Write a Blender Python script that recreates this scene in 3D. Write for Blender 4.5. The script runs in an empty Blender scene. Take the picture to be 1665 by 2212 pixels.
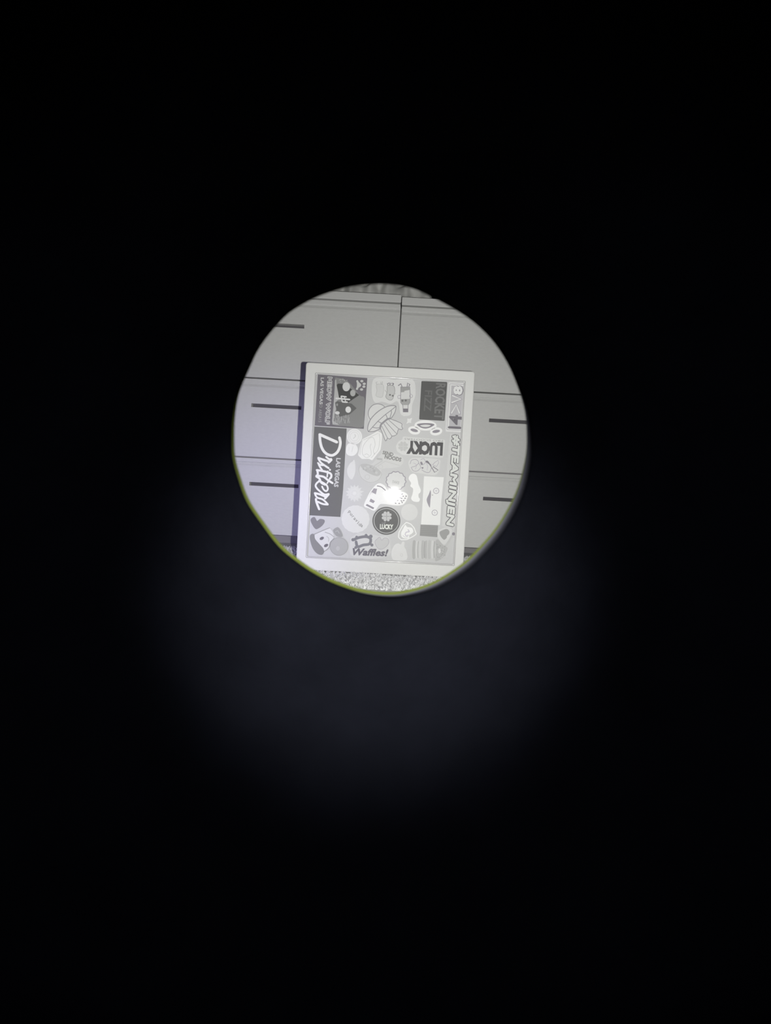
import bpy, bmesh, math, random
from mathutils import Vector, Matrix, noise
from mathutils.geometry import tessellate_polygon
random.seed(7)
C = bpy.context.scene
COL = C.collection

# ------------------------------------------------------------------ camera
W0, H0, F = 1665.0, 2212.0, 1000.0
PITCH, ROLL, CAM_Z = 0.1024, 0.0553, 0.1355
CAM = Vector((0, 0, CAM_Z))
fw = Vector((0, math.cos(PITCH), -math.sin(PITCH)))
_r = Vector((1, 0, 0)); _u = _r.cross(fw)
rt = math.cos(ROLL)*_r + math.sin(ROLL)*_u
up = -math.sin(ROLL)*_r + math.cos(ROLL)*_u
cd = bpy.data.cameras.new('camera'); cam = bpy.data.objects.new('camera', cd); COL.objects.link(cam)
cam.matrix_world = Matrix(((rt.x, up.x, -fw.x, 0), (rt.y, up.y, -fw.y, 0), (rt.z, up.z, -fw.z, CAM_Z), (0, 0, 0, 1)))
cd.sensor_fit = 'HORIZONTAL'; cd.sensor_width = 36; cd.lens = 36*F/W0
cd.clip_start = 0.003; cd.clip_end = 20
cd.dof.use_dof = True; cd.dof.focus_distance = 0.60
cd.dof.aperture_fstop = (cd.lens/1000)/0.00035
C.camera = cam

# ------------------------------------------------------------------ world, lights, exposure
w = bpy.data.worlds.new('world'); C.world = w; w.use_nodes = True
w.node_tree.nodes['Background'].inputs[0].default_value = (0.25, 0.3, 0.6, 1)
w.node_tree.nodes['Background'].inputs[1].default_value = 0.0006
C.view_settings.view_transform = 'Standard'; C.view_settings.look = 'None'
C.view_settings.exposure = 0; C.view_settings.gamma = 1; C.view_settings.use_curve_mapping = False

def lamp(name, kind, loc, target, energy, color, size, angle=60, blend=0.5):
    l = bpy.data.lights.new(name, kind); l.energy = energy; l.color = color; l.shadow_soft_size = size
    if kind == 'SPOT': l.spot_size = math.radians(angle); l.spot_blend = blend
    o = bpy.data.objects.new(name, l); COL.objects.link(o); o.location = loc
    o.rotation_euler = (Vector(target)-Vector(loc)).to_track_quat('-Z', 'Y').to_euler()
    return o
LAMP = Vector((0.0195, 0.056, CAM_Z+0.0090))                     # infrared illuminator beside the objective
lamp('illuminator_light', 'SPOT', LAMP, (-0.012, 0.70, 0.135), 11.3, (1, 1, 0.965), 0.0025, 80, 0.8)
lamp('blue_cast_fill', 'SPOT', (-0.26, 0.22, 0.10), (-0.17, 0.68, 0.05), 2.9, (0.52, 0.48, 1), 0.02, 60, 1.0)  # added lamp, imitates the lens's bluish cast at lower left
lamp('eyecup_fill_wide', 'SPOT', CAM + up*0.030 + fw*0.006, CAM + up*-0.022 + rt*0.0 + fw*0.044, 0.006, (0.72, 0.76, 1), 0.003, 120, 1.0)  # added weak lamp near the camera, lifts the eyecup's lower wall
lamp('eyecup_fill_narrow', 'SPOT', CAM + up*0.014 + fw*0.003, CAM + up*-0.0060 + rt*-0.001 + fw*0.048, 0.075, (0.80, 0.83, 1), 0.003, 54, 1.0)  # added lamp above the camera, imitates screen glow on eyecup and rings

# ------------------------------------------------------------------ helpers
def lin(v):
    v /= 255.0
    return v/12.92 if v <= 0.04045 else ((v+0.055)/1.055)**2.4
def props(o, label=None, cat=None, group=None, kind=None):
    if label: o['label'] = label
    if cat: o['category'] = cat
    if group: o['group'] = group
    if kind: o['kind'] = kind
    return o
def link(name, me, m=None, parent=None, smooth=False):
    o = bpy.data.objects.new(name, me); COL.objects.link(o)
    if m: me.materials.append(m)
    if parent: o.parent = parent
    if smooth: me.polygons.foreach_set('use_smooth', [True]*len(me.polygons))
    return o
def pyd(name, v, f, m, parent=None, smooth=False):
    me = bpy.data.meshes.new(name); me.from_pydata([tuple(p) for p in v], [], f); me.update()
    return link(name, me, m, parent, smooth)
def empty(name, loc, rz=0):
    o = bpy.data.objects.new(name, None); COL.objects.link(o); o.location = loc; o.rotation_euler = (0, 0, rz)
    o.empty_display_size = 0.02
    return o
def principled(name, color, rough=0.6, spec=0.3, coat=0.0, coat_rough=0.08, metal=0.0):
    m = bpy.data.materials.new(name); m.use_nodes = True; b = m.node_tree.nodes['Principled BSDF']
    b.inputs['Base Color'].default_value = (*color, 1); b.inputs['Roughness'].default_value = rough
    b.inputs['Specular IOR Level'].default_value = spec; b.inputs['Metallic'].default_value = metal
    b.inputs['Coat Weight'].default_value = coat; b.inputs['Coat Roughness'].default_value = coat_rough
    return m
def textured(name, color, amount, scale, bump, rough=0.6, spec=0.25, stretch=(1, 1, 1), coat=0.0, detail=4):
    m = principled(name, color, rough, spec, coat); nt = m.node_tree; b = nt.nodes['Principled BSDF']
    tc = nt.nodes.new('ShaderNodeTexCoord'); mp = nt.nodes.new('ShaderNodeMapping'); mp.inputs['Scale'].default_value = stretch
    n = nt.nodes.new('ShaderNodeTexNoise'); n.inputs['Scale'].default_value = scale; n.inputs['Detail'].default_value = detail
    mr = nt.nodes.new('ShaderNodeMapRange'); mr.inputs['To Min'].default_value = 1-amount; mr.inputs['To Max'].default_value = 1+amount
    mx = nt.nodes.new('ShaderNodeVectorMath'); mx.operation = 'SCALE'; mx.inputs[0].default_value = color
    bp = nt.nodes.new('ShaderNodeBump'); bp.inputs['Strength'].default_value = bump; bp.inputs['Distance'].default_value = 0.001
    L = nt.links.new
    L(tc.outputs['Object'], mp.inputs[0]); L(mp.outputs[0], n.inputs['Vector']); L(n.outputs['Fac'], mr.inputs['Value'])
    L(mr.outputs[0], mx.inputs['Scale']); L(mx.outputs[0], b.inputs['Base Color'])
    L(n.outputs['Fac'], bp.inputs['Height']); L(bp.outputs[0], b.inputs['Normal'])
    return m
def box_data(x0, x1, y0, y1, z0, z1):
    v = [(x, y, z) for z in (z0, z1) for y in (y0, y1) for x in (x0, x1)]
    return v, [(0, 2, 3, 1), (4, 5, 7, 6), (0, 1, 5, 4), (2, 6, 7, 3), (0, 4, 6, 2), (1, 3, 7, 5)]
def box(name, b, m, parent=None, bevel=0.0):
    v, f = box_data(*b); o = pyd(name, v, f, m, parent)
    if bevel:
        bm = bmesh.new(); bm.from_mesh(o.data)
        bmesh.ops.bevel(bm, geom=bm.edges[:], offset=bevel, segments=2, affect='EDGES', profile=0.5)
        bm.to_mesh(o.data); bm.free()
    return o

# ------------------------------------------------------------------ setting
m_carpet = textured('carpet_pile_fibre', (0.72, 0.72, 0.73), 0.12, 120, 0.3, 0.95, 0.05)
m_wall = textured('painted_wall', (0.55, 0.55, 0.55), 0.03, 20, 0.1, 0.9, 0.1)
props(pyd('floor', [(-0.9, -0.15, 0), (0.9, -0.15, 0), (0.9, 1.4, 0), (-0.9, 1.4, 0)], [(0, 1, 2, 3)], m_carpet),
      'pale short pile carpet under the drawer units', None, None, 'structure')
props(box('wall_back', (-0.9, 0.9, 1.4, 1.45, 0, 1.5), m_wall), 'pale wall behind the drawer units', None, None, 'structure')
v, f = [], []
for i in range(15000):
    x = random.uniform(-0.36, 0.30); y = random.uniform(0.49, 0.705); h = random.uniform(0.002, 0.0038); a = random.uniform(0, 6.28)
    if -0.113 < x < 0.105 and 0.558 < y < 0.594: continue
    r = random.uniform(0.0014, 0.0026); k = len(v); lx, ly = random.uniform(-.003, .003), random.uniform(-.003, .003)
    for j in range(3): v.append((x+r*math.cos(a+j*2.094), y+r*math.sin(a+j*2.094), 0))
    v.append((x+lx, y+ly, h)); f += [(k, k+1, k+3), (k+1, k+2, k+3), (k+2, k, k+3)]
props(pyd('carpet_pile', v, f, m_carpet), 'fuzzy pale carpet pile in front of the drawers', 'carpet', None, 'stuff')

# ------------------------------------------------------------------ drawer units
YC, WC, GX = 0.7136, -0.0015, 0.0064
ZT, DP = CAM_Z+0.2376, 0.1191                      # height of the top drawer gap, drawer pitch
UW = 0.36
m_cab = textured('painted_drawer_front', (0.70, 0.70, 0.69), 0.045, 1.0, 0.22, 0.5, 0.3, (140, 10, 330), detail=2)
m_carc = principled('painted_carcass', (0.70, 0.70, 0.69), 0.5, 0.3)
m_slot = principled('dark_slot', (0.12, 0.115, 0.125), 0.7, 0.2)
m_inner = principled('unpainted_inner_board', (0.32, 0.31, 0.32), 0.8, 0.1)
def drawer_front(parent, z1, z0, slot, x0=0.0006, x1=UW-0.0006):
    """front plate, lipped along its top edge and with a slot cut through it"""
    d = 0.014
    s0, s1, sz1, sz0 = slot
    xs = [x0, s0, s1, x1]
    prof = [(z1, 0.0), (z1-0.0055, 0.0), (z1-0.0070, 0.0016), (z1-0.0115, 0.0), (sz1, 0.0), (sz0, 0.0), (z0, 0.0)]
    v, f = [], []
    for z, y in prof:
        for x in xs: v.append((x, y, z))
    n = 4
    for i in range(len(prof)-1):
        for j in range(3):
            if i == 4 and j == 1: continue
            a = i*n+j; f.append((a+n, a+n+1, a+1, a))
    k = len(v)                                       # outer rim and back
    for x, z in ((x0, z1), (x1, z1), (x1, z0), (x0, z0)): v.append((x, d, z))
    top = [0, 1, 2, 3]; bot = [24+j for j in range(4)]
    f.append((0, 1, 2, 3, k+1, k)); f.append((27, 26, 25, 24, k+3, k+2))
    left = [i*n for i in range(7)]; right = [i*n+3 for i in range(7)]
    f.append(tuple(left)+(k+3, k)); f.append(tuple(reversed(right))+(k+1, k+2)); f.append((k, k+3, k+2, k+1))
    k2 = len(v); a, b, c_, e = 17, 18, 22, 21          # slot walls
    for q in (a, b, c_, e): v.append((v[q][0], d*0.7, v[q][2]))
    q = [a, b, c_, e]
    for i in range(4): f.append((q[i], q[(i+1) % 4], k2+(i+1) % 4, k2+i))
    o = pyd('drawer', v, f, m_cab, parent)
    pyd('handle_slot', [(s0-.0003, d*0.65, sz1+.0003), (s1+.0003, d*0.65, sz1+.0003), (s1+.0003, d*0.65, sz0-.0003), (s0-.0003, d*0.65, sz0-.0003)], [(0, 3, 2, 1)], m_slot, o)
def drawer_unit(x, label, zt):
    c, s = math.cos(WC), math.sin(WC)
    root = empty('drawer_unit', (GX+c*x, YC+s*x, 0), WC)
    props(root, label, 'drawers', 'pale drawer units side by side')
    base = zt-3*DP-DP*0.0
    box('top_panel', (0, UW, -0.001, 0.40, zt+0.0012, zt+0.0125), m_carc, root, 0.0008)
    for a, b in ((0, 0.012), (UW-0.012, UW)): box('side_panel', (a, b, 0.0148, 0.40, 0.0, zt+0.001), m_carc, root)
    box('back_panel', (0.0125, UW-0.0125, 0.394, 0.399, 0.0, zt), m_inner, root)
    box('plinth', (0.0125, UW-0.0125, 0.03, 0.045, 0.0, base-0.002), m_inner, root)
    box('inner_board', (0.0125, UW-0.0125, 0.016, 0.02, base, zt), m_inner, root)
    for k in range(3):
        z1 = zt-k*DP-0.0012
        drawer_front(root, z1, z1-DP+0.0024, (0.142, 0.218, z1-0.0365, z1-0.0420))
    return root
drawer_unit(-UW-0.0006, 'pale drawer unit on the left, its slot handles left of the sticker board', ZT)
drawer_unit(0.0006, 'pale drawer unit on the right, its slot handles right of the sticker board', ZT-0.003)

# crumpled cloth lying on the units
m_cloth = textured('crumpled_linen', (0.6, 0.6, 0.58), 0.15, 30, 0.3, 0.9, 0.05)
v, f = [], []; nx, na = 140, 26
for i in range(nx+1):
    x = -0.15+0.30*i/nx
    for j in range(na+1):
        a = math.pi*j/na
        h = 0.046+0.012*noise.noise(Vector((x*18, 0, 1)))+0.010*noise.noise(Vector((x*75, a*2.5, 3)))
        h *= min(1, (i+1)/10, (nx-i+1)/10)**0.5
        dd = 0.05+0.014*noise.noise(Vector((x*70, a*3, 9)))
        v.append((x, 0.085-dd*math.cos(a)*(1 if j not in (0, na) else 1.05), h*max(0.0, math.sin(a))**0.6))
for i in range(nx):
    for j in range(na):
        a = i*(na+1)+j; f.append((a, a+na+1, a+na+2, a+1))
f.append(tuple(i*(na+1) for i in range(nx+1))+tuple(i*(na+1)+na for i in range(nx, -1, -1)))
cl = pyd('crumpled_cloth', v, f, m_cloth, None, True)
cl.location = (GX-0.10, YC-0.0013, ZT+0.0126); cl.rotation_euler = (0, 0, WC)
props(cl, 'crumpled grey cloth lying on top of the left drawer unit', 'cloth')

# ------------------------------------------------------------------ sticker board
BY, BW_ROT, BX, BW, LEAN, BZT = 0.5560, 0.0014, -0.1060, 0.2050, 0.075, 0.2528
ax = Vector((math.cos(BW_ROT), math.sin(BW_ROT), 0))
bup = Vector((-math.sin(BW_ROT)*math.sin(LEAN), math.cos(BW_ROT)*math.sin(LEAN), math.cos(LEAN)))
nrm = bup.cross(ax)                                # points into the board
origin = Vector((BX, BY, 0.0011))                  # lower left corner of the board's front
board = empty('sticker_board', (0, 0, 0))
bo = origin+ax*(BW/2)
board.matrix_world = Matrix(((ax.x, nrm.x, bup.x, bo.x), (ax.y, nrm.y, bup.y, bo.y), (ax.z, nrm.z, bup.z, bo.z), (0, 0, 0, 1)))
props(board, 'white framed upright board whose glossy panel is covered in stickers', 'board')
REC = 0.0022                                       # panel recess behind the frame's front
def P(x, y, lift=0.0):
    """a point of the panel, measured on the photograph, in the board's own coordinates"""
    d = fw + rt*((x-W0/2)/F) - up*((y-H0/2)/F)
    o = origin + nrm*REC
    t = ((o-CAM).dot(nrm))/d.dot(nrm); q = CAM+d*t-origin
    return Vector((q.dot(ax)-BW/2, REC-lift, q.dot(bup)))
def rrect(x0, x1, z0, z1, r, y, n=6):
    out = []
    for cx, cz, a0 in ((x1-r, z1-r, 0), (x0+r, z1-r, 90), (x0+r, z0+r, 180), (x1-r, z0+r, 270)):
        for k in range(n+1):
            a = math.radians(a0+90*k/n); out.append((cx+r*math.cos(a), y, cz+r*math.sin(a)))
    return out
def loft(name, loops, m, parent, close=False, smooth=True, cap=False):
    n = len(loops[0]); v = [p for l in loops for p in l]; f = []
    L = len(loops)
    for i in range(L if close else L-1):
        for j in range(n):
            a, b = i*n+j, i*n+(j+1) % n; i2 = (i+1) % L
            f.append((a, b, i2*n+(j+1) % n, i2*n+j))
    if cap: f.append(tuple(range((L-1)*n, L*n)))
    return pyd(name, v, f, m, parent, smooth)
tl, tr_, br, bl = P(685.5, 807), P(1006, 826), P(976.5, 1218.5), P(660, 1204)
ix0, ix1 = (tl.x+bl.x)/2, (tr_.x+br.x)/2; iz1 = (tl.z+tr_.z)/2; iz0 = (bl.z+br.z)/2
hw = BW/2
m_frame = principled('white_frame', (0.72, 0.72, 0.71), 0.55, 0.3)
m_lip = principled('glossy_white_lip', (0.60, 0.60, 0.60), 0.3, 0.5, 1.0, 0.12)
z0 = 0.0005; D = 0.022
loft('frame', [rrect(-hw+.0008, hw-.0008, z0+.0008, BZT-.0008, .0025, D), rrect(-hw, hw, z0, BZT, .003, D-.001), rrect(-hw, hw, z0, BZT, .003, .0012), rrect(-hw+.0003, hw-.0003, z0+.0003, BZT-.0003, .003, .0004),
               rrect(-hw+.0012, hw-.0012, z0+.0012, BZT-.0012, .003, 0), rrect(ix0-.0012, ix1+.0012, iz0-.0012, iz1+.0012, .0012, 0), rrect(ix0-.0009, ix1+.0009, iz0-.0009, iz1+.0009, .001, .0003), rrect(ix0-.0009, ix1+.0009, iz0-.0009, iz1+.0009, .001, D-.001)], m_frame, board, True, False)
lip = []
for k in range(9):
    a = math.pi*k/8; e = 0.0009*math.cos(a)
    lip.append(rrect(ix0-.00005-e, ix1+.00005+e, iz0-.00005-e, iz1+.00005+e, .001, 0.0014-0.0012*math.sin(a)))
loft('frame_lip', lip, m_lip, board)['label'] = 'glossy raised lip round the sticker panel'
COATW, COATR = 1.0, 0.04
_mats = {}
def sm(g, tint=(1, 1, 1)):
    key = (g, tint)
    if key not in _mats:
        g2 = min(246, 205+(g-205)*(1.4 if g > 205 else 1.14)); a = lin(g2)
        _mats[key] = principled('print_%d' % g if tint == (1, 1, 1) else 'tinted_print_%d' % g, (a*tint[0], a*tint[1], a*tint[2]), 0.5, 0.2, COATW, COATR)
    return _mats[key]
PUR = (1.01, 0.95, 1.08)
box('panel', (ix0-.0009+.00002, ix1+.0009-.00002, REC, REC+0.004, iz0-.0009+.00002, iz1+.0009-.00002), sm(205, (1, 1, 1.01)), board)['label'] = 'glossy light grey panel that carries the stickers'
box('back_board', (-hw+.002, hw-.002, REC+.0045, D-.0012, z0+.002, BZT-.002), m_frame, board)

def Z(ox, oy, s):
    return lambda *pts: [(ox+x/s, oy+y/s) for x, y in pts]
zA = Z(640, 770, 7.929); zB = Z(840, 780, 7.929); zC = Z(640, 920, 7.929); zD = Z(740, 920, 10.406); zE = Z(840, 920, 8.763)
za = Z(660, 920, 16.65); zb = Z(660, 1010, 16.65); zc = Z(680, 810, 13.875); zd = Z(790, 800, 11.893); zf = Z(740, 1040, 10.406)
zg = Z(650, 1110, 8.325); zh = Z(850, 1110, 10.406)
def spline(pts, closed=True, n=5):
    out = []; N = len(pts)
    for i in range(N if closed else N-1):
        if closed: p = [pts[(i+k-1) % N] for k in range(4)]
        else: p = [pts[max(0, min(N-1, i+k-1))] for k in range(4)]
        for j in range(n):
            t = j/n
            out.append(tuple(0.5*((2*p[1][c])+(-p[0][c]+p[2][c])*t+(2*p[0][c]-5*p[1][c]+4*p[2][c]-p[3][c])*t*t+(-p[0][c]+3*p[1][c]-3*p[2][c]+p[3][c])*t**3) for c in (0, 1)))
    if not closed: out.append(tuple(pts[-1]))
    return out
def ell(cx, cy, rx, ry=None, rot=0, n=36, wav=0, nw=0):
    ry = ry or rx; out = []; c, s = math.cos(rot), math.sin(rot)
    for k in range(n):
        a = 2*math.pi*k/n; q = 1+wav*math.cos(nw*a)
        x, y = rx*q*math.cos(a), ry*q*math.sin(a); out.append((cx+x*c-y*s, cy+x*s+y*c))
    return out
def rounded(pts, r, n=4):
    out = []; N = len(pts)
    for i in range(N):
        p = Vector(pts[i]); a = (Vector(pts[i-1])-p).normalized(); b = (Vector(pts[(i+1) % N])-p).normalized()
        for k in range(n+1):
            t = k/n; q = (p+a*r)*(1-t)**2+2*p*t*(1-t)+(p+b*r)*t*t; out.append((q.x, q.y))
    return out
def heart(cx, cy, s, rot):
    out = []
    for k in range(28):
        t = 2*math.pi*k/28; x = 16*math.sin(t)**3/16; y = -(13*math.cos(t)-5*math.cos(2*t)-2*math.cos(3*t)-math.cos(4*t))/16
        out.append((cx+s*(x*math.cos(rot)-y*math.sin(rot)), cy+s*(x*math.sin(rot)+y*math.cos(rot))))
    return out
_tx = {}
def glyphs(s, off):
    if (s, off) in _tx: return _tx[(s, off)]
    cu = bpy.data.curves.new('lettering', 'FONT'); cu.body = s; cu.offset = off; cu.resolution_u = 2
    o = bpy.data.objects.new('lettering', cu); COL.objects.link(o)
    dg = bpy.context.evaluated_depsgraph_get(); me = o.evaluated_get(dg).to_mesh()
    r = ([(q.co.x, q.co.y) for q in me.vertices], [tuple(p.vertices) for p in me.polygons])
    o.evaluated_get(dg).to_mesh_clear(); bpy.data.objects.remove(o); bpy.data.curves.remove(cu)
    _tx[(s, off)] = r; return r
class Sticker:
    """a sticker: a thin slab cut to outline (None: bare lettering) with flat print laid on it"""
    def __init__(self, label, outline, g, tint=(1, 1, 1), level=1):
        self.level = level; self.parts = {}; self.z = 0.00022*level
        self.cnt = 0
        pts = [P(x, y) for x, y in outline]
        if sum((pts[i-1].x*pts[i].z-pts[i].x*pts[i-1].z) for i in range(len(pts))) < 0: pts.reverse()
        n = len(pts); v = [(p.x, REC-self.z, p.z) for p in pts]+[(p.x, REC, p.z) for p in pts]
        t = tessellate_polygon([[Vector((p.x, p.z, 0)) for p in pts]])
        f = [tuple(a) for a in t]+[(i, (i+1) % n, n+(i+1) % n, n+i) for i in range(n)]
        self.o = pyd('sticker', v, f, sm(g, tint), board); self.o['label'] = label
        bm = bmesh.new(); bm.from_mesh(self.o.data); bmesh.ops.recalc_face_normals(bm, faces=bm.faces[:]); bm.to_mesh(self.o.data); bm.free()
    def add(self, name, pts, faces, g, tint=(1, 1, 1), lv=None):
        key = (name, g, tint, lv)
        if key not in self.parts:
            if lv is None: self.cnt += 1
            self.parts[key] = ([], [], self.z+0.00006*(self.cnt if lv is None else lv))
        v, f, z = self.parts[key]; k = len(v)
        self.nn = getattr(self, 'nn', 0)+1; z += 1.2e-6*(self.nn % 40)
        for x, y in pts:
            p = P(x, y); v.append((p.x, REC-z, p.z))
        f += [tuple(k+i for i in q) for q in faces]
        return self
    def poly(self, name, pts, g, tint=(1, 1, 1), lv=None):
        t = tessellate_polygon([[Vector((x, y, 0)) for x, y in pts]])
        return self.add(name, pts, [tuple(a) for a in t], g, tint, lv)
    def stroke(self, name, pts, wd, g, tint=(1, 1, 1), closed=False, lv=None, wd2=None):
        n = len(pts); q = []; f = []
        for i, (x, y) in enumerate(pts):
            a = pts[i-1] if (i or closed) else pts[i]; b = pts[(i+1) % n] if (i < n-1 or closed) else pts[i]
            dx, dy = b[0]-a[0], b[1]-a[1]; l = math.hypot(dx, dy) or 1
            w_ = (wd if wd2 is None else wd+(wd2-wd)*i/max(1, n-1))/2
            q += [(x-dy/l*w_, y+dx/l*w_), (x+dy/l*w_, y-dx/l*w_)]
        for i in range(n if closed else n-1):
            j = (i+1) % n; f.append((2*i, 2*i+1, 2*j+1, 2*j))
        self.add(name, q, f, g, tint, lv)
        if not closed and wd > 2.4:
            for x, y in (pts[0], pts[-1]): self.add(name, ell(x, y, wd/2*0.9, n=10), [tuple(range(10))], g, tint, lv)
        return self
    def text(self, name, s, cx, cy, d, length, height, g, tint=(1, 1, 1), bold=0.0, shear=0.0, lv=None, fat=0.0):
        if fat:                                        # swollen lettering: the same word laid down round a small circle
            for k in range(10): self.text(name, s, cx+fat*math.cos(k*.6283), cy+fat*math.sin(k*.6283), d, length, height, g, tint, bold, shear, lv)
        l = math.hypot(*d); d = (d[0]/l, d[1]/l); u = (d[1], -d[0])
        rv, _ = glyphs(s, 0.0); v, f = glyphs(s, bold)
        x0, x1 = min(p[0] for p in rv), max(p[0] for p in rv); y0, y1 = min(p[1] for p in rv), max(p[1] for p in rv)
        q = []
        for x, y in v:
            a = ((x-x0)/(x1-x0)-0.5)*length; b = ((y-y0)/(y1-y0)-0.5)*height; a += shear*b
            q.append((cx+d[0]*a+u[0]*b, cy+d[1]*a+u[1]*b))
        return self.add(name, q, f, g, tint, lv)
    def done(self):
        for (name, g, tint, lv), (v, f, z) in self.parts.items():
            o = pyd(name, v, f, sm(g, tint), self.o)
            if name in ('frost', 'leaflet', 'dark_fleck'): o['kind'] = 'stuff'

def clover(s, cx, cy, r, g, lv=None):
    for k in range(4): s.poly('clover', heart(cx+r*0.52*math.cos(math.pi/4+k*math.pi/2), cy+r*0.52*math.sin(math.pi/4+k*math.pi/2), r*0.5, math.pi/4+k*math.pi/2+math.pi/2), g, lv=lv)

# --- square dark sticker, upper left
s = Sticker('square dark grey sticker lettered MEOW WOLF, in the upper left corner', zA((367, 308), (1215, 370), (1155, 1240), (315, 1185)), 128, PUR)
s.poly('landscape', spline(zc((600, 120), (690, 90), (1000, 200), (1330, 600), (1490, 700), (1470, 1200), (1440, 1560), (1000, 1540), (560, 1500), (520, 1400), (560, 900), (590, 500)), n=4), 150)
s.poly('pale_shore', zc((610, 150), (640, 140), (650, 330), (730, 720), (600, 830), (640, 1000), (590, 1180), (560, 1380), (740, 1500), (540, 1480), (515, 1390), (560, 900)), 190)
s.poly('dark_hill', zc((655, 300), (700, 260), (850, 270), (1060, 400), (1330, 605), (980, 840), (900, 800), (730, 740), (700, 520)), 92)
s.poly('dark_hill', zc((620, 830), (680, 790), (1100, 860), (1250, 1000), (1050, 1180), (760, 1250), (600, 1180), (650, 1060), (620, 920)), 118)
s.poly('ball', ell(*zc((942, 355))[0], 113/13.9, 137/13.9), 212); s.poly('ball', ell(*zc((1138, 545))[0], 80/13.9, 98/13.9), 185)
s.poly('ball', ell(*zc((1000, 1042))[0], 83/13.9, 95/13.9), 222); s.poly('ball', ell(*zc((675, 1140))[0], 70/13.9, 50/13.9), 215); s.poly('ball', ell(*zc((668, 895))[0], 28/13.9, 40/13.9), 165)
for a, b, wd in (((640, 705), (1040, 740), 50), ((800, 640), (940, 660), 40), ((830, 810), (970, 820), 45), ((790, 640), (820, 800), 40), ((880, 640), (930, 830), 26)):
    s.stroke('white_tree', zc(a, b), wd/13.9, 216)
s.poly('paw_pad', spline(zc((1240, 190), (1280, 160), (1320, 220), (1385, 290), (1370, 350), (1310, 390), (1280, 450), (1230, 430), (1255, 360), (1260, 250))), 206)
for x, y in ((1408, 190), (1480, 270), (1470, 355), (1400, 440)): s.poly('paw_toe', ell(*zc((x, y))[0], 47/13.9, 36/13.9), 204)
for k in range(46):
    x = random.uniform(590, 1050); y = random.uniform(1240, 1480) if k < 34 else random.uniform(150, 240); x = x if k < 34 else random.uniform(720, 960)
    s.stroke('frost', zc((x, y), (x+random.uniform(-25, 25), y+random.uniform(-50, -110)*(0.5 if k >= 34 else 1))), 0.9, random.choice((178, 192)), lv=5)
s.text('lettering', 'MEOW WOLF', *zc((415, 772))[0], (-.058, 1), 1400/13.9, 118/13.9, 208, bold=0.02, fat=1.1)
s.text('lettering_core', 'MEOW WOLF', *zc((415, 772))[0], (-.058, 1), 1400/13.9, 118/13.9, 140, PUR, bold=0.0)
s.text('small_lettering', 'LAS VEGAS', *zc((208, 487))[0], (-.053, 1), 790/13.9, 90/13.9, 208, bold=0.03)
s.text('small_lettering', 'AREA15', *zc((160, 1225))[0], (-.05, 1), 390/13.9, 88/13.9, 178, bold=0.0)
s.stroke('small_ring', ell(*zc((182, 935))[0], 2.8, n=16), 1.1, 168, closed=True)
s.done()

# --- long dark sticker
s = Sticker('long dark sticker with white script lettering Drifters down the left edge', zC((310, 10), (862, 45), (800, 1100), (755, 1560), (203, 1530), (250, 1100)), 124)
sc = lambda n, pts, wd: s.stroke('script_lettering', spline(pts, False, n), wd*.88, 230, (1, 1, .97))
sc(2, za((505, 310), (1125, 585)), 7.0)
sc(5, za((1215, 420), (1250, 600), (1215, 800), (1120, 965), (960, 1060), (800, 1030), (670, 930), (585, 790), (540, 640), (515, 480), (512, 310)), 6.6)
sc(3, za((455, 1150), (820, 1280)), 5.2); sc(3, za((740, 1115), (850, 1200), (920, 1190)), 5.0); sc(3, za((930, 1220), (830, 1320)), 5.6)
sc(4, za((455, 1170), (560, 1330), (830, 1520)), 4.8); sc(4, za((465, 1370), (520, 1480), (600, 1600)), 4.6); s.poly('script_lettering', ell(*za((875, 1580))[0], 2.3, n=14), 226, (1, 1, .97))
sc(4, za((440, 1330), (520, 1400), (640, 1420)), 4)
sc(5, zb((400, 90), (640, 130), (820, 180), (915, 240), (920, 340), (870, 400)), 5.2); sc(2, zb((795, 130), (775, 335)), 3.6)
sc(4, zb((420, 100), (440, 230), (400, 330)), 5.2); sc(4, zb((390, 290), (640, 330), (800, 450), (970, 560)), 5.2); sc(2, zb((850, 440), (775, 570)), 3.6)
sc(4, zb((380, 320), (500, 400), (560, 540), (700, 620)), 5.0)
sc(5, zb((480, 470), (620, 540), (760, 640), (800, 770), (740, 850), (650, 790), (590, 680)), 4.2)
sc(5, zb((520, 480), (420, 540), (360, 640), (400, 740), (520, 860), (680, 970), (830, 950)), 4.6)
sc(4, zb((330, 920), (500, 960), (700, 1040)), 5.2); sc(3, zb((830, 960), (700, 1110)), 5.4); sc(4, zb((340, 960), (420, 1080), (620, 1150), (800, 1320)), 4.4)
sc(4, zb((800, 1330), (620, 1310), (440, 1230)), 4.6); sc(4, zb((370, 1130), (400, 1270), (490, 1500)), 5.4)
s.text('lettering', 'LAS VEGAS', *zC((702, 800))[0], (-.085, 1), 490/7.93, 70/7.93, 205, bold=0.02, fat=.3)
s.done()

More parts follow.
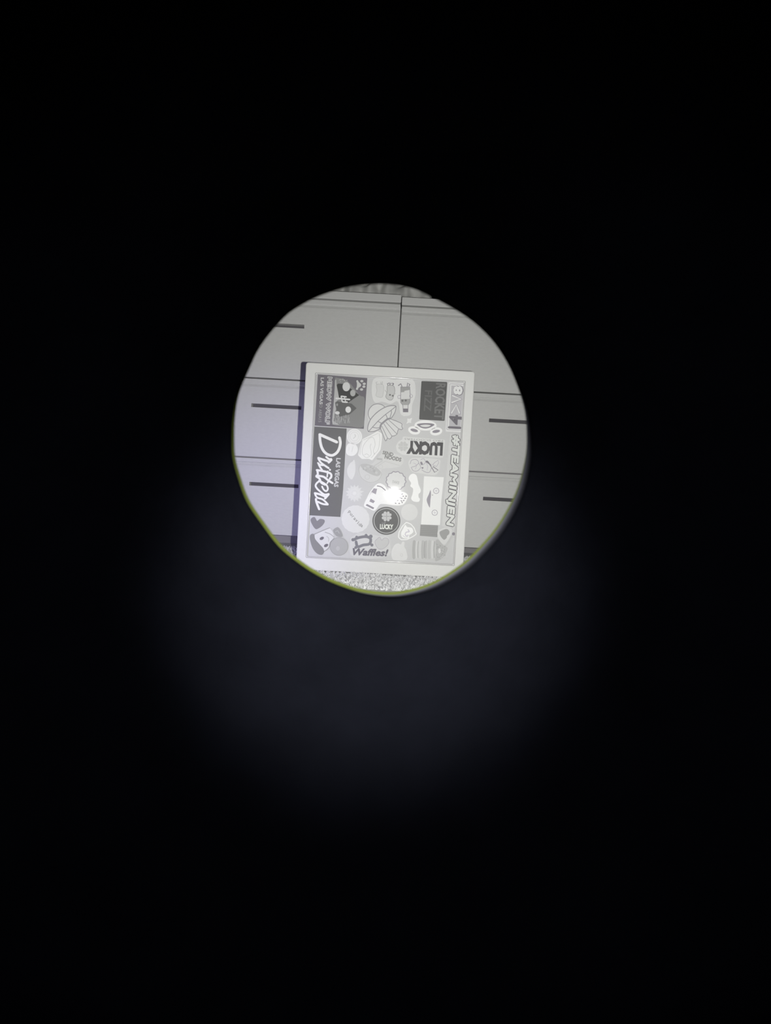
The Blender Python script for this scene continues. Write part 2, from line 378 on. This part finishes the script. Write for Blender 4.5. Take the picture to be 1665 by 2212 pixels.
# --- rocket sticker, plate sticker, hashtag
s = Sticker('dark rectangular sticker with rounded corners lettered ROCKET FIZZ', rounded(zB((556, 342), (998, 360), (952, 1026), (516, 1000)), 2.2), 112)
s.text('lettering', 'ROCKET', *zB((872, 690))[0], (-.06, 1), 77, 20, 136, bold=0.03); s.text('lettering', 'FIZZ', *zB((668, 680))[0], (-.06, 1), 44, 15, 126, bold=0.02); s.done()
s = Sticker('white bordered sticker reading I4 > V8 in the upper right corner', rounded(zB((1022, 362), (1312, 378), (1256, 1220), (968, 1205)), 3), 222)
s.stroke('border_line', rounded(zB((1040, 388), (1288, 402), (1234, 1185), (990, 1172)), 2), 1.0, 178, PUR, True)
s.poly('grey_field', zB((1068, 420), (1272, 430), (1225, 1165), (1025, 1155)), 194, (1.02, 1, 1.05))
d = (.07, -1)
s.text('outline', '8', *zB((1186, 505))[0], d, 16, 17, 150, PUR, bold=0.02, lv=3, fat=2.2)
s.stroke('outline', zB((1085, 588), (1242, 652), (1075, 716)), 5.0, 168, PUR, lv=3); s.stroke('outline', zB((1068, 898), (1155, 742), (1210, 898)), 5.2, 172, PUR, lv=3)
s.text('lettering', '8', *zB((1180, 503))[0], d, 16, 17, 226, bold=0.02, lv=4, fat=1.0)
s.stroke('lettering', zB((1085, 592), (1232, 652), (1075, 712)), 3.2, 226, lv=4); s.stroke('lettering', zB((1070, 893), (1152, 750), (1205, 893)), 3.4, 222, lv=4)
s.text('dark_lettering', '4', *zB((1133, 1008))[0], d, 19, 25, 132, PUR, bold=0.03, lv=5); s.stroke('dark_lettering', zB((1024, 1136), (1220, 1146)), 5.2, 132, PUR, lv=5)
s.done()
s = Sticker('narrow pale strip lettered #TEAMINJEN down the right edge', [(972, 937), (996.8, 938.5), (981.8, 1141), (954.5, 1137)], 211)
dd = (-.078, 1)
s.text('outline', '#TEAMINJEN', 976.8, 1037.5, dd, 193, 18.5, 112, PUR, bold=0.0, shear=.16, fat=2.9); s.text('lettering', '#TEAMINJEN', 976.8, 1037.5, dd, 193, 18.5, 220, (.98, 1, .97), bold=0.0, shear=.16, fat=1.35); s.done()

# --- three bottle figures
s = Sticker('pale cut out sticker of three upside down walking bottles, beside the dark rectangle', spline(zd((200, 230), (420, 190), (720, 240), (900, 230), (1150, 225), (1260, 330), (1275, 600), (1250, 720), (1190, 880), (1170, 1090), (1100, 1160), (950, 1160), (885, 1090), (860, 900), (800, 790), (640, 860), (520, 830), (400, 800), (260, 830), (185, 740), (150, 500))), 219)
b1 = spline(zd((275, 370), (430, 365), (460, 470), (445, 600), (420, 690), (330, 690), (260, 650), (285, 520)), n=4); s.poly('bottle_body', b1, 213).stroke('bottle_outline', b1, 0.8, 190, closed=True)
b2 = spline(zd((560, 395), (710, 400), (745, 520), (720, 640), (680, 750), (600, 765), (515, 690), (545, 560)), n=4); s.poly('bottle_body', b2, 203).stroke('bottle_outline', b2, 1.1, 165, closed=True)
for x, y in ((620, 632), (690, 655)): s.poly('eye', ell(*zd((x, y))[0], 1.9, n=12), 128)
b3 = zd((895, 430), (1130, 430), (1142, 700), (1130, 830), (1085, 900), (1083, 1075), (960, 1075), (950, 900), (895, 830), (892, 700))
s.poly('bottle_body', b3, 215); s.stroke('bottle_outline', b3, 1.2, 150, PUR, True)
s.poly('grey_band', zd((900, 435), (1128, 435), (1130, 505), (990, 530), (990, 560), (905, 570)), 172).poly('grey_band', zd((897, 745), (1138, 735), (1128, 830), (1085, 895), (950, 895), (897, 828)), 176).poly('dark_cap', zd((962, 985), (1082, 985), (1082, 1073), (962, 1073)), 140, PUR)
for x, y in ((940, 785), (1025, 780)): s.poly('eye', ell(*zd((x, y))[0], 2.3, n=12), 130)
for pts in (((930, 430), (900, 350), (840, 390)), ((900, 350), (830, 400)), ((1060, 430), (1070, 330), (1130, 370)), ((1100, 420), (1135, 365)), ((570, 390), (550, 350), (610, 330)), ((610, 390), (630, 330)), ((690, 400), (700, 330), (650, 345)), ((700, 370), (720, 345))):
    s.stroke('foot', zd(*pts), 1.7, 142, PUR)
for pts in (((285, 370), (260, 320), (300, 300)), ((400, 370), (385, 300)), ((425, 365), (425, 290)), ((540, 580), (490, 510)), ((740, 620), (770, 600))): s.stroke('arm', zd(*pts), 1.0, 182)
for c in ((855, 690), (1160, 665)): s.stroke('hand', ell(*zd(c)[0], 3.0, 3.8, n=14), 1.0, 172, PUR, True)
s.done()

# --- flying saucer
s = Sticker('outlined flying saucer sticker shining a beam, centre top', spline(zd((50, 1600), (30, 1480), (75, 1310), (50, 1180), (60, 1040), (160, 900), (310, 850), (450, 890), (560, 910), (790, 905), (775, 1060), (670, 1240), (930, 1350), (955, 1500), (930, 1540), (850, 1530), (800, 1670), (680, 1700), (610, 1780), (550, 1770), (500, 1815), (460, 1740), (365, 1520), (200, 1585)), n=3), 217)
q = lambda pts, wd=1.6, n=5: s.stroke('outline', spline(zd(*pts), False, n), wd, 160, (1, .98, 1.05))
q([(115, 1270), (72, 1180), (65, 1080), (100, 980), (190, 890), (310, 862), (420, 890), (490, 940)])
q([(65, 1580), (45, 1500), (70, 1380), (130, 1250), (250, 1115), (400, 1000), (560, 925), (700, 905), (780, 922)], 1.9)
q([(780, 922), (640, 1035), (500, 1140), (330, 1290), (180, 1450), (65, 1580)]); q([(780, 922), (765, 1030), (715, 1140), (640, 1245)], 1.8); q([(65, 1580), (210, 1570), (370, 1500)], 1.8)
q([(655, 1030), (655, 1100), (628, 1200), (640, 1245)]); q([(512, 1135), (545, 1210), (545, 1270)]); q([(310, 1310), (400, 1360)]); q([(180, 1465), (280, 1482), (360, 1470)])
q([(365, 1500), (390, 1400), (460, 1330), (550, 1260), (620, 1240)], 4.0); q([(640, 1250), (910, 1362), (925, 1440), (945, 1500), (915, 1525), (850, 1505)])
q([(850, 1505), (820, 1560), (800, 1640), (740, 1680), (670, 1690)]); q([(670, 1690), (640, 1745), (600, 1765), (555, 1740)]); q([(555, 1740), (530, 1795), (495, 1795), (420, 1600), (372, 1490)])
for a, b in (((590, 1280), (850, 1508)), ((515, 1330), (800, 1640)), ((460, 1370), (668, 1690)), ((410, 1430), (555, 1740))): q([a, b], 1.3)
s.done()

# --- mouth and cheeks, small tile
for nm, c, rx, ry, ro in (('white sticker of an upside down open mouth', (625, 1102), 190, 88, .02), ('small white sticker with a purple grey oval, left of the mouth sticker', (432, 1187), 105, 68, .25), ('small white sticker with a purple grey oval, right of the mouth sticker', (808, 1204), 105, 68, -.15)):
    s = Sticker(nm, ell(*zB(c)[0], rx/7.93, ry/7.93, ro), 232)
    if rx == 190:
        s.poly('mouth', spline(zB((478, 1085), (540, 1068), (625, 1064), (720, 1068), (778, 1088), (740, 1120), (680, 1146), (620, 1156), (560, 1144), (510, 1118))), 150, PUR)
        s.poly('tongue', spline(zB((535, 1102), (625, 1088), (712, 1100), (680, 1124), (625, 1132), (565, 1124))), 218)
    else: s.poly('oval', ell(*zB(c)[0], 66/7.93, 26/7.93, ro*1.0), 158, PUR)
    s.done()
Sticker('tiny white sparkle sticker above the mouth sticker', spline(zB((315, 985), (350, 990), (395, 975), (380, 1020), (378, 1060), (340, 1055), (298, 1075), (315, 1030)), n=3), 224).done()

# --- lucky strip
s = Sticker('white sticker with upside down black LUCKY lettering and a clover', rounded(zE((262, 200), (1062, 265), (1025, 605), (540, 565), (250, 545), (150, 480), (130, 380), (185, 285), (255, 260)), 3), 216)
clover(s, *zE((268, 388))[0], 105/8.76, 201)
s.text('lettering', 'LUCKY', *zE((683, 422))[0], (-1, -.055), 640/8.76, 215/8.76, 102, (1.03, 1, 1.06), bold=0.055, fat=.5)
s.text('small_lettering', 'PRO SCOOTERS', *zE((655, 267))[0], (-1, -.055), 730/8.76, 36/8.76, 165, bold=0.0); s.done()

# --- pale round ones by the long sticker
s = Sticker('small white round sticker with thin rings, below the square dark sticker', ell(*zD((265, 240))[0], 16.5, 17), 229)
for r in (9, 13): s.stroke('ring', ell(*zD((265, 240))[0], r, r*1.05), 0.7, 212, closed=True)
s.stroke('squiggle', spline(zD((270, 190), (290, 230), (255, 270), (240, 290)), False), 1.2, 205).done()
s = Sticker('small white pebble shaped sticker beside the long dark sticker', spline(zD((75, 560), (100, 430), (180, 385), (280, 410), (335, 490), (330, 580), (270, 655), (180, 675), (100, 640))), 231)
s.stroke('thin_mark', zD((235, 460), (205, 590)), 1.0, 214).stroke('thin_mark', zD((150, 480), (140, 560)), .8, 218).done()
s = Sticker('bright white many sided sticker with thin contour lines, left of the beam', rounded(zD((790, 115), (885, 175), (880, 320), (850, 540), (740, 680), (665, 775), (590, 740), (430, 745), (345, 660), (400, 420), (440, 300), (600, 220)), 2), 230)
for pts in (((820, 165), (835, 300), (800, 530), (700, 640)), ((460, 320), (640, 240), (800, 165)), ((440, 330), (400, 520), (385, 650)), ((440, 540), (480, 420), (600, 280), (690, 270), (730, 420), (690, 560), (720, 640)), ((440, 540), (450, 640), (540, 715), (640, 640), (620, 480), (640, 400)), ((490, 655), (540, 630), (590, 665)), ((640, 720), (730, 620))):
    s.stroke('contour_line', spline(zD(*pts), False), 0.9, 203)
s.done()
Sticker('pale leaf shaped sticker below the pebble sticker', spline(zC((985, 580), (1005, 620), (1010, 780), (965, 900), (930, 912), (880, 840), (870, 740), (920, 640), (960, 612)), n=3), 220).done()
st = []
cx, cy = zC((995, 1155))[0]
for k in range(28):
    a = 2*math.pi*k/28; r = (19.5+random.uniform(-1.5, 1.5)) if k % 2 else 13.5
    st.append((cx+r*math.cos(a), cy+r*math.sin(a)))
s = Sticker('pale starburst flower sticker right of the long dark sticker', st, 217); s.stroke('petal_ring', ell(cx, cy, 9, wav=.15, nw=9, n=54), 0.9, 222, closed=True).poly('flower_centre', ell(cx, cy, 4), 223); s.done()

# --- noodles
s = Sticker('pale noodle bowl sticker lettered SEND NOODS', spline(zD((370, 960), (360, 1080), (450, 1210), (640, 1285), (800, 1220), (875, 1080), (900, 960), (1290, 910), (1340, 700), (900, 550), (880, 620), (760, 740), (640, 860), (420, 845)), n=4), 211)
s.poly('noodles', spline(zD((400, 870), (500, 850), (700, 900), (830, 1000), (850, 1080), (780, 1130), (640, 1090), (500, 1010), (430, 940))), 193)
s.stroke('chopsticks', zD((590, 975), (900, 780)), 2.2, 200).stroke('chopsticks', zD((640, 1000), (960, 790)), 1.6, 203).stroke('chopsticks', zD((780, 740), (880, 750)), 4, 192)
for k in range(9): s.poly('topping', ell(*zD((random.uniform(450, 800), 0))[0][:1], zD((0, random.uniform(900, 1060)))[0][1], random.uniform(1.5, 3), n=12), random.choice((184, 203)), lv=4)
s.stroke('bowl_outline', spline(zD((390, 880), (365, 1000), (410, 1150), (520, 1240), (640, 1272), (770, 1235), (850, 1150), (868, 1060), (790, 970)), False), 1.0, 190)
s.stroke('ring', ell(*zD((555, 1150))[0], 5), 0.9, 198, closed=True).stroke('ring', ell(*zD((855, 920))[0], 4.4), 0.9, 203, closed=True)
s.stroke('noodle_strand', zD((960, 800), (1290, 895)), 1.6, 204)
s.text('lettering', 'SEND', *zD((1018, 622))[0], (1, .22), 23, 7, 148, bold=0.04).text('lettering', 'NOODS', *zD((1132, 727))[0], (1, .2), 35.5, 8, 152, bold=0.05); s.done()

# --- scalloped badge
cx, cy = zD((1197, 1235))[0]; sco = ell(cx, cy, 21.2, 20, 0.1, 130, .045, 13)
s = Sticker('round scalloped badge with a grey wavy outline in the middle', sco, 216); s.stroke('wavy_outline', ell(cx, cy, 20.8, 19.6, 0.1, 130, .045, 13), 1.9, 165, PUR, True)
s.poly('pale_patch', ell(cx-.5, cy+5, 9, 6), 212).text('lettering', 'TAKE', cx-.5, cy+3, (1, .2), 15.5, 5.4, 186, bold=0.02); s.done()

# --- drawing stand-in
s = Sticker('pale rounded sticker with a sketchy grey line drawing below the LUCKY strip', spline(zE((365, 720), (400, 630), (480, 605), (700, 612), (950, 640), (965, 720), (940, 860), (850, 930), (560, 890), (430, 860)), n=4), 214)
q = lambda pts, wd=1.2, g=176: s.stroke('sketch', spline(zE(*pts), False), wd, g, PUR)
q([(400, 720), (430, 650), (520, 640), (560, 700), (500, 760), (430, 780)]); q([(420, 780), (460, 850), (540, 850), (600, 780), (560, 700)]); q([(460, 700), (520, 740), (500, 820)], 1.0, 190)
q([(600, 640), (660, 625), (690, 690), (640, 740)], 1.4, 186); q([(620, 830), (680, 870), (760, 880), (800, 800), (790, 720)]); q([(700, 690), (730, 760), (720, 840)], 1.0, 192)
s.poly('dark_petal', spline(zE((590, 690), (620, 680), (640, 730), (610, 740)), n=3), 150, PUR).poly('dark_petal', spline(zE((610, 790), (650, 780), (640, 815)), n=3), 150, PUR).poly('dark_petal', spline(zE((690, 680), (730, 660), (790, 740), (805, 800), (760, 730)), n=4), 138, PUR)
s.stroke('ribbon', zE((820, 740), (870, 690), (930, 650), (940, 700), (900, 770), (830, 745)), 1.1, 180, PUR).stroke('ribbon', zE((810, 790), (860, 880), (930, 840), (830, 770)), 2.0, 148, PUR); s.done()

# --- glossy white cut-outs
Sticker('tall bright white cut out sticker, left of the face rectangle', spline(zE((460, 905), (520, 940), (545, 1030), (560, 1110), (600, 1210), (590, 1260), (560, 1290), (562, 1350), (585, 1385), (560, 1435), (470, 1430), (420, 1375), (445, 1290), (455, 1190), (405, 1140), (418, 1080), (373, 1000), (400, 930))), 236).done()
s = Sticker('bright white sticker of a jar pouring out, in the glare near the middle', spline(zf((755, 70), (840, 42), (950, 100), (1005, 200), (1120, 232), (1370, 238), (1465, 310), (1440, 410), (1370, 510), (1250, 538), (1100, 528), (930, 505), (830, 520), (720, 655), (590, 605), (478, 545), (560, 340), (640, 200)), n=4), 234)
s.stroke('dark_arc', spline(zf((770, 100), (860, 120), (920, 165), (965, 205)), False), 2.0, 150, PUR)
s.poly('dark_block', zf((545, 505), (710, 590), (685, 625), (520, 540)), 158, PUR).poly('dark_block', zf((630, 385), (725, 440), (690, 490), (600, 450)), 168, PUR).poly('dark_block', zf((700, 155), (775, 165), (745, 290), (650, 240), (590, 340), (640, 240)), 172, PUR)
for x, y in ((690, 210), (720, 240), (665, 270)): s.poly('pale_dot', ell(*zf((x, y))[0], 1.6, n=10), 226, lv=3)
for x, y, a in ((1335, 285, -.5), (1360, 332, 0), (1425, 332, 0), (1290, 365, .3), (1325, 380, 0), (1402, 378, 0), (1235, 428, -.6), (1315, 435, .2), (1370, 430, -.3), (1190, 490, .5), (1270, 495, 0), (1335, 470, 1.2)):
    s.poly('dark_fleck', ell(*zf((x, y))[0], 2.0, 1.2, a, 10), 150, PUR)
s.done()

# --- round lucky badge, plain disc, ticket blob
c = zf((982, 885))[0]
s = Sticker('round black badge with a grey clover above LUCKY lettering', ell(*c, 30.2, n=56), 118, (1, 1, 1)); s.stroke('ring', ell(*c, 26.6, n=56), 1.4, 196, closed=True)
clover(s, *zf((988, 785))[0], 12.2, 200)
s.stroke('stem', spline(zf((880, 925), (920, 940), (960, 915), (940, 950)), False), 0.9, 170)
s.text('lettering', 'LUCKY', *zf((985, 1018))[0], (1, .03), 27.5, 9.6, 226, (.98, 1, .93), bold=0.05); s.done()
Sticker('plain pale disc sticker right of the round black badge', ell(*zf((1500, 692))[0], 18, n=40), 216).done()
c = zf((290, 845))[0]
s = Sticker('pale scalloped round sticker with small slanted handwriting, left of the black badge', ell(*c, 30, 29.5, 0, 144, .012, 18), 219)
L = 'puravida'
for i, ch in enumerate(L):
    t = i/7; x = 150+280*t; y = 690+310*t+18*math.sin(t*3.1)
    s.text('handwriting', ch, *zf((x, y))[0], (.8, .62), 1.2 if ch == 'i' else 3.2 if ch in 'r' else 4.4, 6.5 if ch in 'pid' else 4.6, 160, bold=0.02)
s.done()

# --- shield
s = Sticker('shield shaped sticker with a bright white rim, right of the round black badge', rounded(zh((285, 178), (390, 220), (470, 310), (525, 460), (430, 525), (300, 590), (160, 592), (98, 530), (112, 410), (190, 270)), 2.5), 208)
s.stroke('white_rim', rounded(zh((285, 188), (385, 228), (462, 315), (512, 455), (425, 515), (298, 578), (165, 580), (108, 525), (122, 412), (198, 276)), 2.2), 1.9, 240, closed=True)
s.poly('white_figure', spline(zh((262, 248), (300, 292), (350, 300), (415, 322), (442, 400), (400, 450), (350, 480), (345, 540), (250, 552), (180, 510), (170, 420), (215, 330))), 240)
s.stroke('grey_curl', spline(zh((320, 350), (350, 400), (290, 410), (260, 460), (300, 500), (330, 470)), False), 2.0, 205, PUR).stroke('grey_curl', spline(zh((210, 480), (250, 520), (320, 520)), False), 1.2, 210).done()

# --- face rectangle and striped tab
s = Sticker('white upright rectangle sticker with two button eyes and a mouth', zE((663, 953), (1038, 972), (990, 1420), (965, 1875), (607, 1868), (640, 1400)), 229)
for n_, c in enumerate(((893, 1230), (865, 1643))):
    s.stroke('button', ell(*zE(c)[0], 5.8, n=28), 1.3, 178, PUR, True)
    s.stroke('button_cross', zE((c[0]-28, c[1]), (c[0]+28, c[1])), 0.9, 196, PUR, lv=4+2*n_).stroke('button_bar', zE((c[0], c[1]-28), (c[0], c[1]+28)), 0.9, 196, PUR, lv=5+2*n_)
s.poly('mouth', spline(zE((785, 1215), (795, 1300), (785, 1400), (778, 1500), (768, 1545), (735, 1480), (715, 1420), (718, 1370), (755, 1290)), n=4), 168, PUR).poly('dot', ell(*zE((823, 1310))[0], 1.6, n=10), 196); s.done()
s = Sticker('small mid grey striped rectangle below the white upright rectangle', zh((606, 238), (998, 262), (982, 522), (588, 492)), 158)
for k in range(6): s.stroke('stripe', zh((618-k*3, 268+k*40), (980-k*2, 290+k*40)), 0.9, 172)
s.done()

# --- bottom row
Sticker('dark grey heart sticker under the long dark sticker', spline(zg((262, 272), (205, 200), (172, 110), (205, 65), (250, 62), (290, 125), (340, 92), (415, 105), (425, 150), (380, 215), (315, 262))), 146, (1, .98, 1.03)).done()
s = Sticker('light framed heart sticker at the lower right corner', spline(zh((1130, 690), (1010, 560), (985, 420), (1060, 340), (1180, 305), (1290, 330), (1310, 430), (1220, 600)), n=4), 214, level=2)
s.poly('grey_heart', spline(zh((1130, 582), (1060, 510), (1030, 420), (1080, 375), (1190, 340), (1250, 385), (1245, 450), (1200, 495), (1190, 540)), n=4), 170).done()
s = Sticker('grey and white sticker of a face lying sideways beside a round disc', spline(zg((150, 420), (180, 360), (240, 350), (430, 270), (520, 245), (590, 280), (650, 235), (730, 300), (760, 400), (850, 510), (850, 640), (760, 740), (620, 745), (520, 650), (420, 690), (390, 745), (280, 715), (200, 600)), n=4), 200)
s.poly('face', spline(zg((230, 400), (430, 290), (520, 260), (590, 400), (530, 520), (490, 620), (400, 690), (300, 560)), n=4), 216)
s.poly('hair', spline(zg((158, 420), (190, 362), (240, 370), (255, 450), (330, 540), (400, 620), (415, 690), (370, 738), (280, 705), (200, 595)), n=4), 150)
for p_, a in (((375, 440), -.5), ((452, 568), -.5)): s.poly('eye', ell(*zg(p_)[0], 5, 3.2, a, 16), 128, PUR)
s.stroke('cheek_line', spline(zg((430, 330), (520, 360), (600, 420)), False), 1.4, 172).stroke('cheek_line', spline(zg((460, 400), (500, 440), (495, 500)), False), 1.2, 186).stroke('face_outline', spline(zg((230, 370), (430, 285), (520, 250)), False), 1.3, 160).stroke('face_outline', spline(zg((600, 440), (530, 510), (500, 610), (400, 690)), False), 1.4, 150)
s.poly('patch', spline(zg((575, 300), (650, 240), (700, 270), (750, 370), (735, 415), (640, 400)), n=3), 168).stroke('patch_mark', zg((620, 320), (660, 300), (690, 350)), 1.2, 198)
s.poly('disc', ell(*zg((685, 585))[0], 19.5), 184).stroke('disc_outline', ell(*zg((685, 585))[0], 19.3), 1.0, 166, closed=True).poly('disc_spot', ell(*zg((665, 620))[0], 4, 5), 194); s.done()
s = Sticker('pale sticker lettered Waffles! under a dark scroll and a little heart', spline(zg((890, 460), (940, 400), (1060, 340), (1280, 370), (1420, 400), (1560, 410), (1600, 520), (1590, 740), (1240, 800), (1080, 790), (890, 730)), n=4), 211)
s.stroke('scroll', spline(zg((940, 470), (1030, 430), (1170, 410), (1250, 450), (1230, 540), (1120, 560), (1020, 590), (990, 500)), False), 6.0, 142, (.98, .98, 1.1))
for x, y, r in ((935, 465, 3.6), (1000, 415, 2.8), (1170, 385, 3.2), (1255, 405, 4), (1275, 560, 3.4), (985, 605, 3.2)): s.poly('scroll', ell(*zg((x, y))[0], r, n=16), 142, (.98, .98, 1.1))
hp = spline(zg((1330, 500), (1375, 445), (1420, 420), (1450, 475), (1500, 432), (1565, 450), (1580, 520), (1520, 600), (1430, 640), (1360, 590)), n=4); s.poly('little_heart', hp, 203).stroke('heart_outline', hp, 0.9, 178, PUR, True)
s.text('lettering', 'Waffles!', *zg((1235, 690))[0], (1, .035), 76, 14, 130, (1.0, .96, 1.12), bold=0.02, shear=.3, fat=.5)
s.done()
s = Sticker('very pale jar shaped sticker on the bottom edge', spline(zh((200, 625), (245, 640), (240, 740), (285, 830), (290, 1030), (0, 1035), (-50, 900), (-30, 790), (30, 690), (110, 665), (160, 690)), n=3), 219)
s.stroke('faint_ring', ell(*zh((178, 925))[0], 2.4, 3, n=14), 0.8, 206, closed=True).done()
s = Sticker('pale striped drum sticker with leaves and a straw, lower right', spline(zh((400, 620), (600, 600), (890, 588), (1000, 560), (1110, 690), (1180, 720), (1290, 480), (1370, 400), (1385, 500), (1240, 740), (1190, 870), (1110, 990), (980, 1070), (850, 1055), (560, 1005), (405, 985), (392, 800)), n=3), 205)
for x, wd, g in ((455, 6, 186), (520, 3, 212), (548, 1.2, 172), (600, 3, 209), (650, 5, 192), (692, 1.5, 168), (725, 4, 190), (800, 6, 196), (870, 4, 213), (912, 1.4, 170)):
    s.stroke('stripe', spline(zh((x+8, 615), (x-6, 800), (x, 990)), False), wd, g, lv=1+[455, 520, 548, 600, 650, 692, 725, 800, 870, 912].index(x) % 2)
s.poly('leaves', spline(zh((940, 620), (1000, 575), (1110, 700), (1210, 760), (1190, 850), (1110, 980), (1000, 1050), (930, 1040), (950, 800)), n=3), 190, lv=3)
for k in range(26):
    a = random.uniform(0, 6.28); x = random.uniform(965, 1160); y = random.uniform(680, 1000)
    s.poly('leaflet', ell(*zh((x, y))[0], 2.2, 1.1, a, 10), random.choice((176, 202, 182)), lv=4+k % 2)
s.poly('pale_leaf', ell(*zh((1030, 830))[0], 2.6, 5.5), 216, lv=6)
s.stroke('straw', zh((1185, 710), (1345, 450)), 4.2, 200, lv=3).poly('straw_tip', ell(*zh((1345, 450))[0], 3.4), 150, PUR, lv=4); s.done()

# ------------------------------------------------------------------ night vision eyepiece
EC = (820.0, 948.0); E = 0.05
def dirpx(x, y): return (fw + rt*((x-W0/2)/F) - up*((y-H0/2)/F))
axis = dirpx(*EC).normalized()
e1 = (rt - axis*rt.dot(axis)).normalized(); e2 = axis.cross(e1).normalized()
if e2.dot(up) < 0: e2 = -e2
RIM = [(501, 950), (503, 900), (512, 850), (533, 800), (562, 744), (612, 686), (655, 656), (700, 635), (760, 618), (830, 613), (880, 620), (921, 635), (1005, 682), (1059, 730), (1095, 782), (1120, 840), (1134, 890), (1138, 945), (1134, 1000), (1115, 1068), (1077, 1138), (1030, 1194), (995, 1226), (941, 1260), (890, 1278), (840, 1285), (780, 1279), (722, 1260), (678, 1238), (641, 1213), (602, 1180), (564, 1130), (533, 1083), (515, 1035), (503, 990)]
RIM = spline(RIM, True, 4)
def off(px, f_):
    out = []
    for x, y in px:
        a = math.atan2(-(y-EC[1]), x-EC[0]); r = math.hypot(x-EC[0], y-EC[1]); k = (r+f_(a))/r
        out.append((EC[0]+(x-EC[0])*k, EC[1]+(y-EC[1])*k))
    return out
def plane(px, dist):
    out = []
    for x, y in px:
        d = dirpx(x, y); out.append(CAM + d*(dist/d.dot(axis)))
    return out
def circ(dist, r, n=len(RIM)):
    base = []
    for x, y in RIM:
        d = dirpx(x, y); q = d*(dist/d.dot(axis))-axis*dist; base.append(CAM+axis*dist+q.normalized()*r)
    return base
mon = empty('night_vision_monocular', CAM+axis*E)
props(mon, 'black eyepiece of a night vision scope framing the round lit view', 'eyepiece')
def ring(name, loops, m, smooth=True):
    L = [[p-mon.location for p in l] for l in loops]; return loft(name, L, m, mon, False, smooth)
bump = lambda a, c, wd: max(0.0, math.cos((a-math.radians(c))/wd)) if abs(((a-math.radians(c)+math.pi) % (2*math.pi))-math.pi) < wd*math.pi/2 else 0.0
def cosb(a, c, half):
    d = abs(((a-math.radians(c)+math.pi) % (2*math.pi))-math.pi)/math.radians(half)
    return math.cos(d*math.pi/2)**0.7 if d < 1 else 0.0
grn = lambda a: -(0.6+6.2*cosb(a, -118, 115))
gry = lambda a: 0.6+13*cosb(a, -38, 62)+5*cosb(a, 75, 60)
m_rub = textured('black_rubber', (0.020, 0.021, 0.026), 0.35, 180, 0.5, 0.85, 0.12)
m_fringe = principled('painted_colour_fringe', (0.40, 0.47, 0.06), 0.6, 0.2)  # chromatic fringe of the eyepiece, put into a colour
m_refl = principled('painted_barrel_reflection', (0.32, 0.31, 0.31), 0.5, 0.3)  # faint reflection off the barrel, put into a grey tone
m_body = principled('black_body', (0.012, 0.012, 0.013), 0.6, 0.2)
o = ring('fringe_ring', [plane(RIM, .0504), plane(off(RIM, grn), .0504), plane(off(RIM, grn), .0510)], m_fringe); o['label'] = 'thin yellow green stop ring showing at the lower left'  # coloured ring in place of the chromatic fringe
o = ring('reflection_ring', [plane(off(RIM, gry), .0512), plane(off(RIM, lambda a: gry(a)*.55), .0503), plane(RIM, .0501), plane(RIM, .0506)], m_refl); o['label'] = 'grey ring imitating the faint barrel reflection, a crescent at the lower right'  # grey crescent shaped after the barrel's reflection
oo = off(RIM, gry)
cup = [plane(oo, .0515), plane(oo, .0494), plane(off(oo, lambda a: 9), .0490), circ(.044, .0198), circ(.034, .0258), circ(.022, .0356), circ(.0205, .0370), circ(.0202, .0382), circ(.021, .0394), circ(.034, .0385), circ(.046, .037)]
ring('eyecup', cup, m_rub)
ring('barrel', [plane(oo, .0517), circ(.0521, .0300), circ(.056, .038), circ(.088, .0445), circ(.0885, .0455), circ(.088, .0475), circ(.06, .046), circ(.050, .040), circ(.0465, .0368)], m_body)
q = LAMP-mon.location
v = [[(q.x+r*math.cos(k*.3927), q.y+yy, q.z+r*math.sin(k*.3927)) for k in range(16)] for yy, r in ((-.005, .0002), (-.005, .0020), (0.0006, .0020), (0.0006, .0017), (-0.002, .0016))]
loft('illuminator', v, m_body, mon)
box('bracket', (q.x+.0018, q.x+.020, q.y-.0045, q.y-.0020, q.z-.0015, q.z+.0015), m_body, mon)
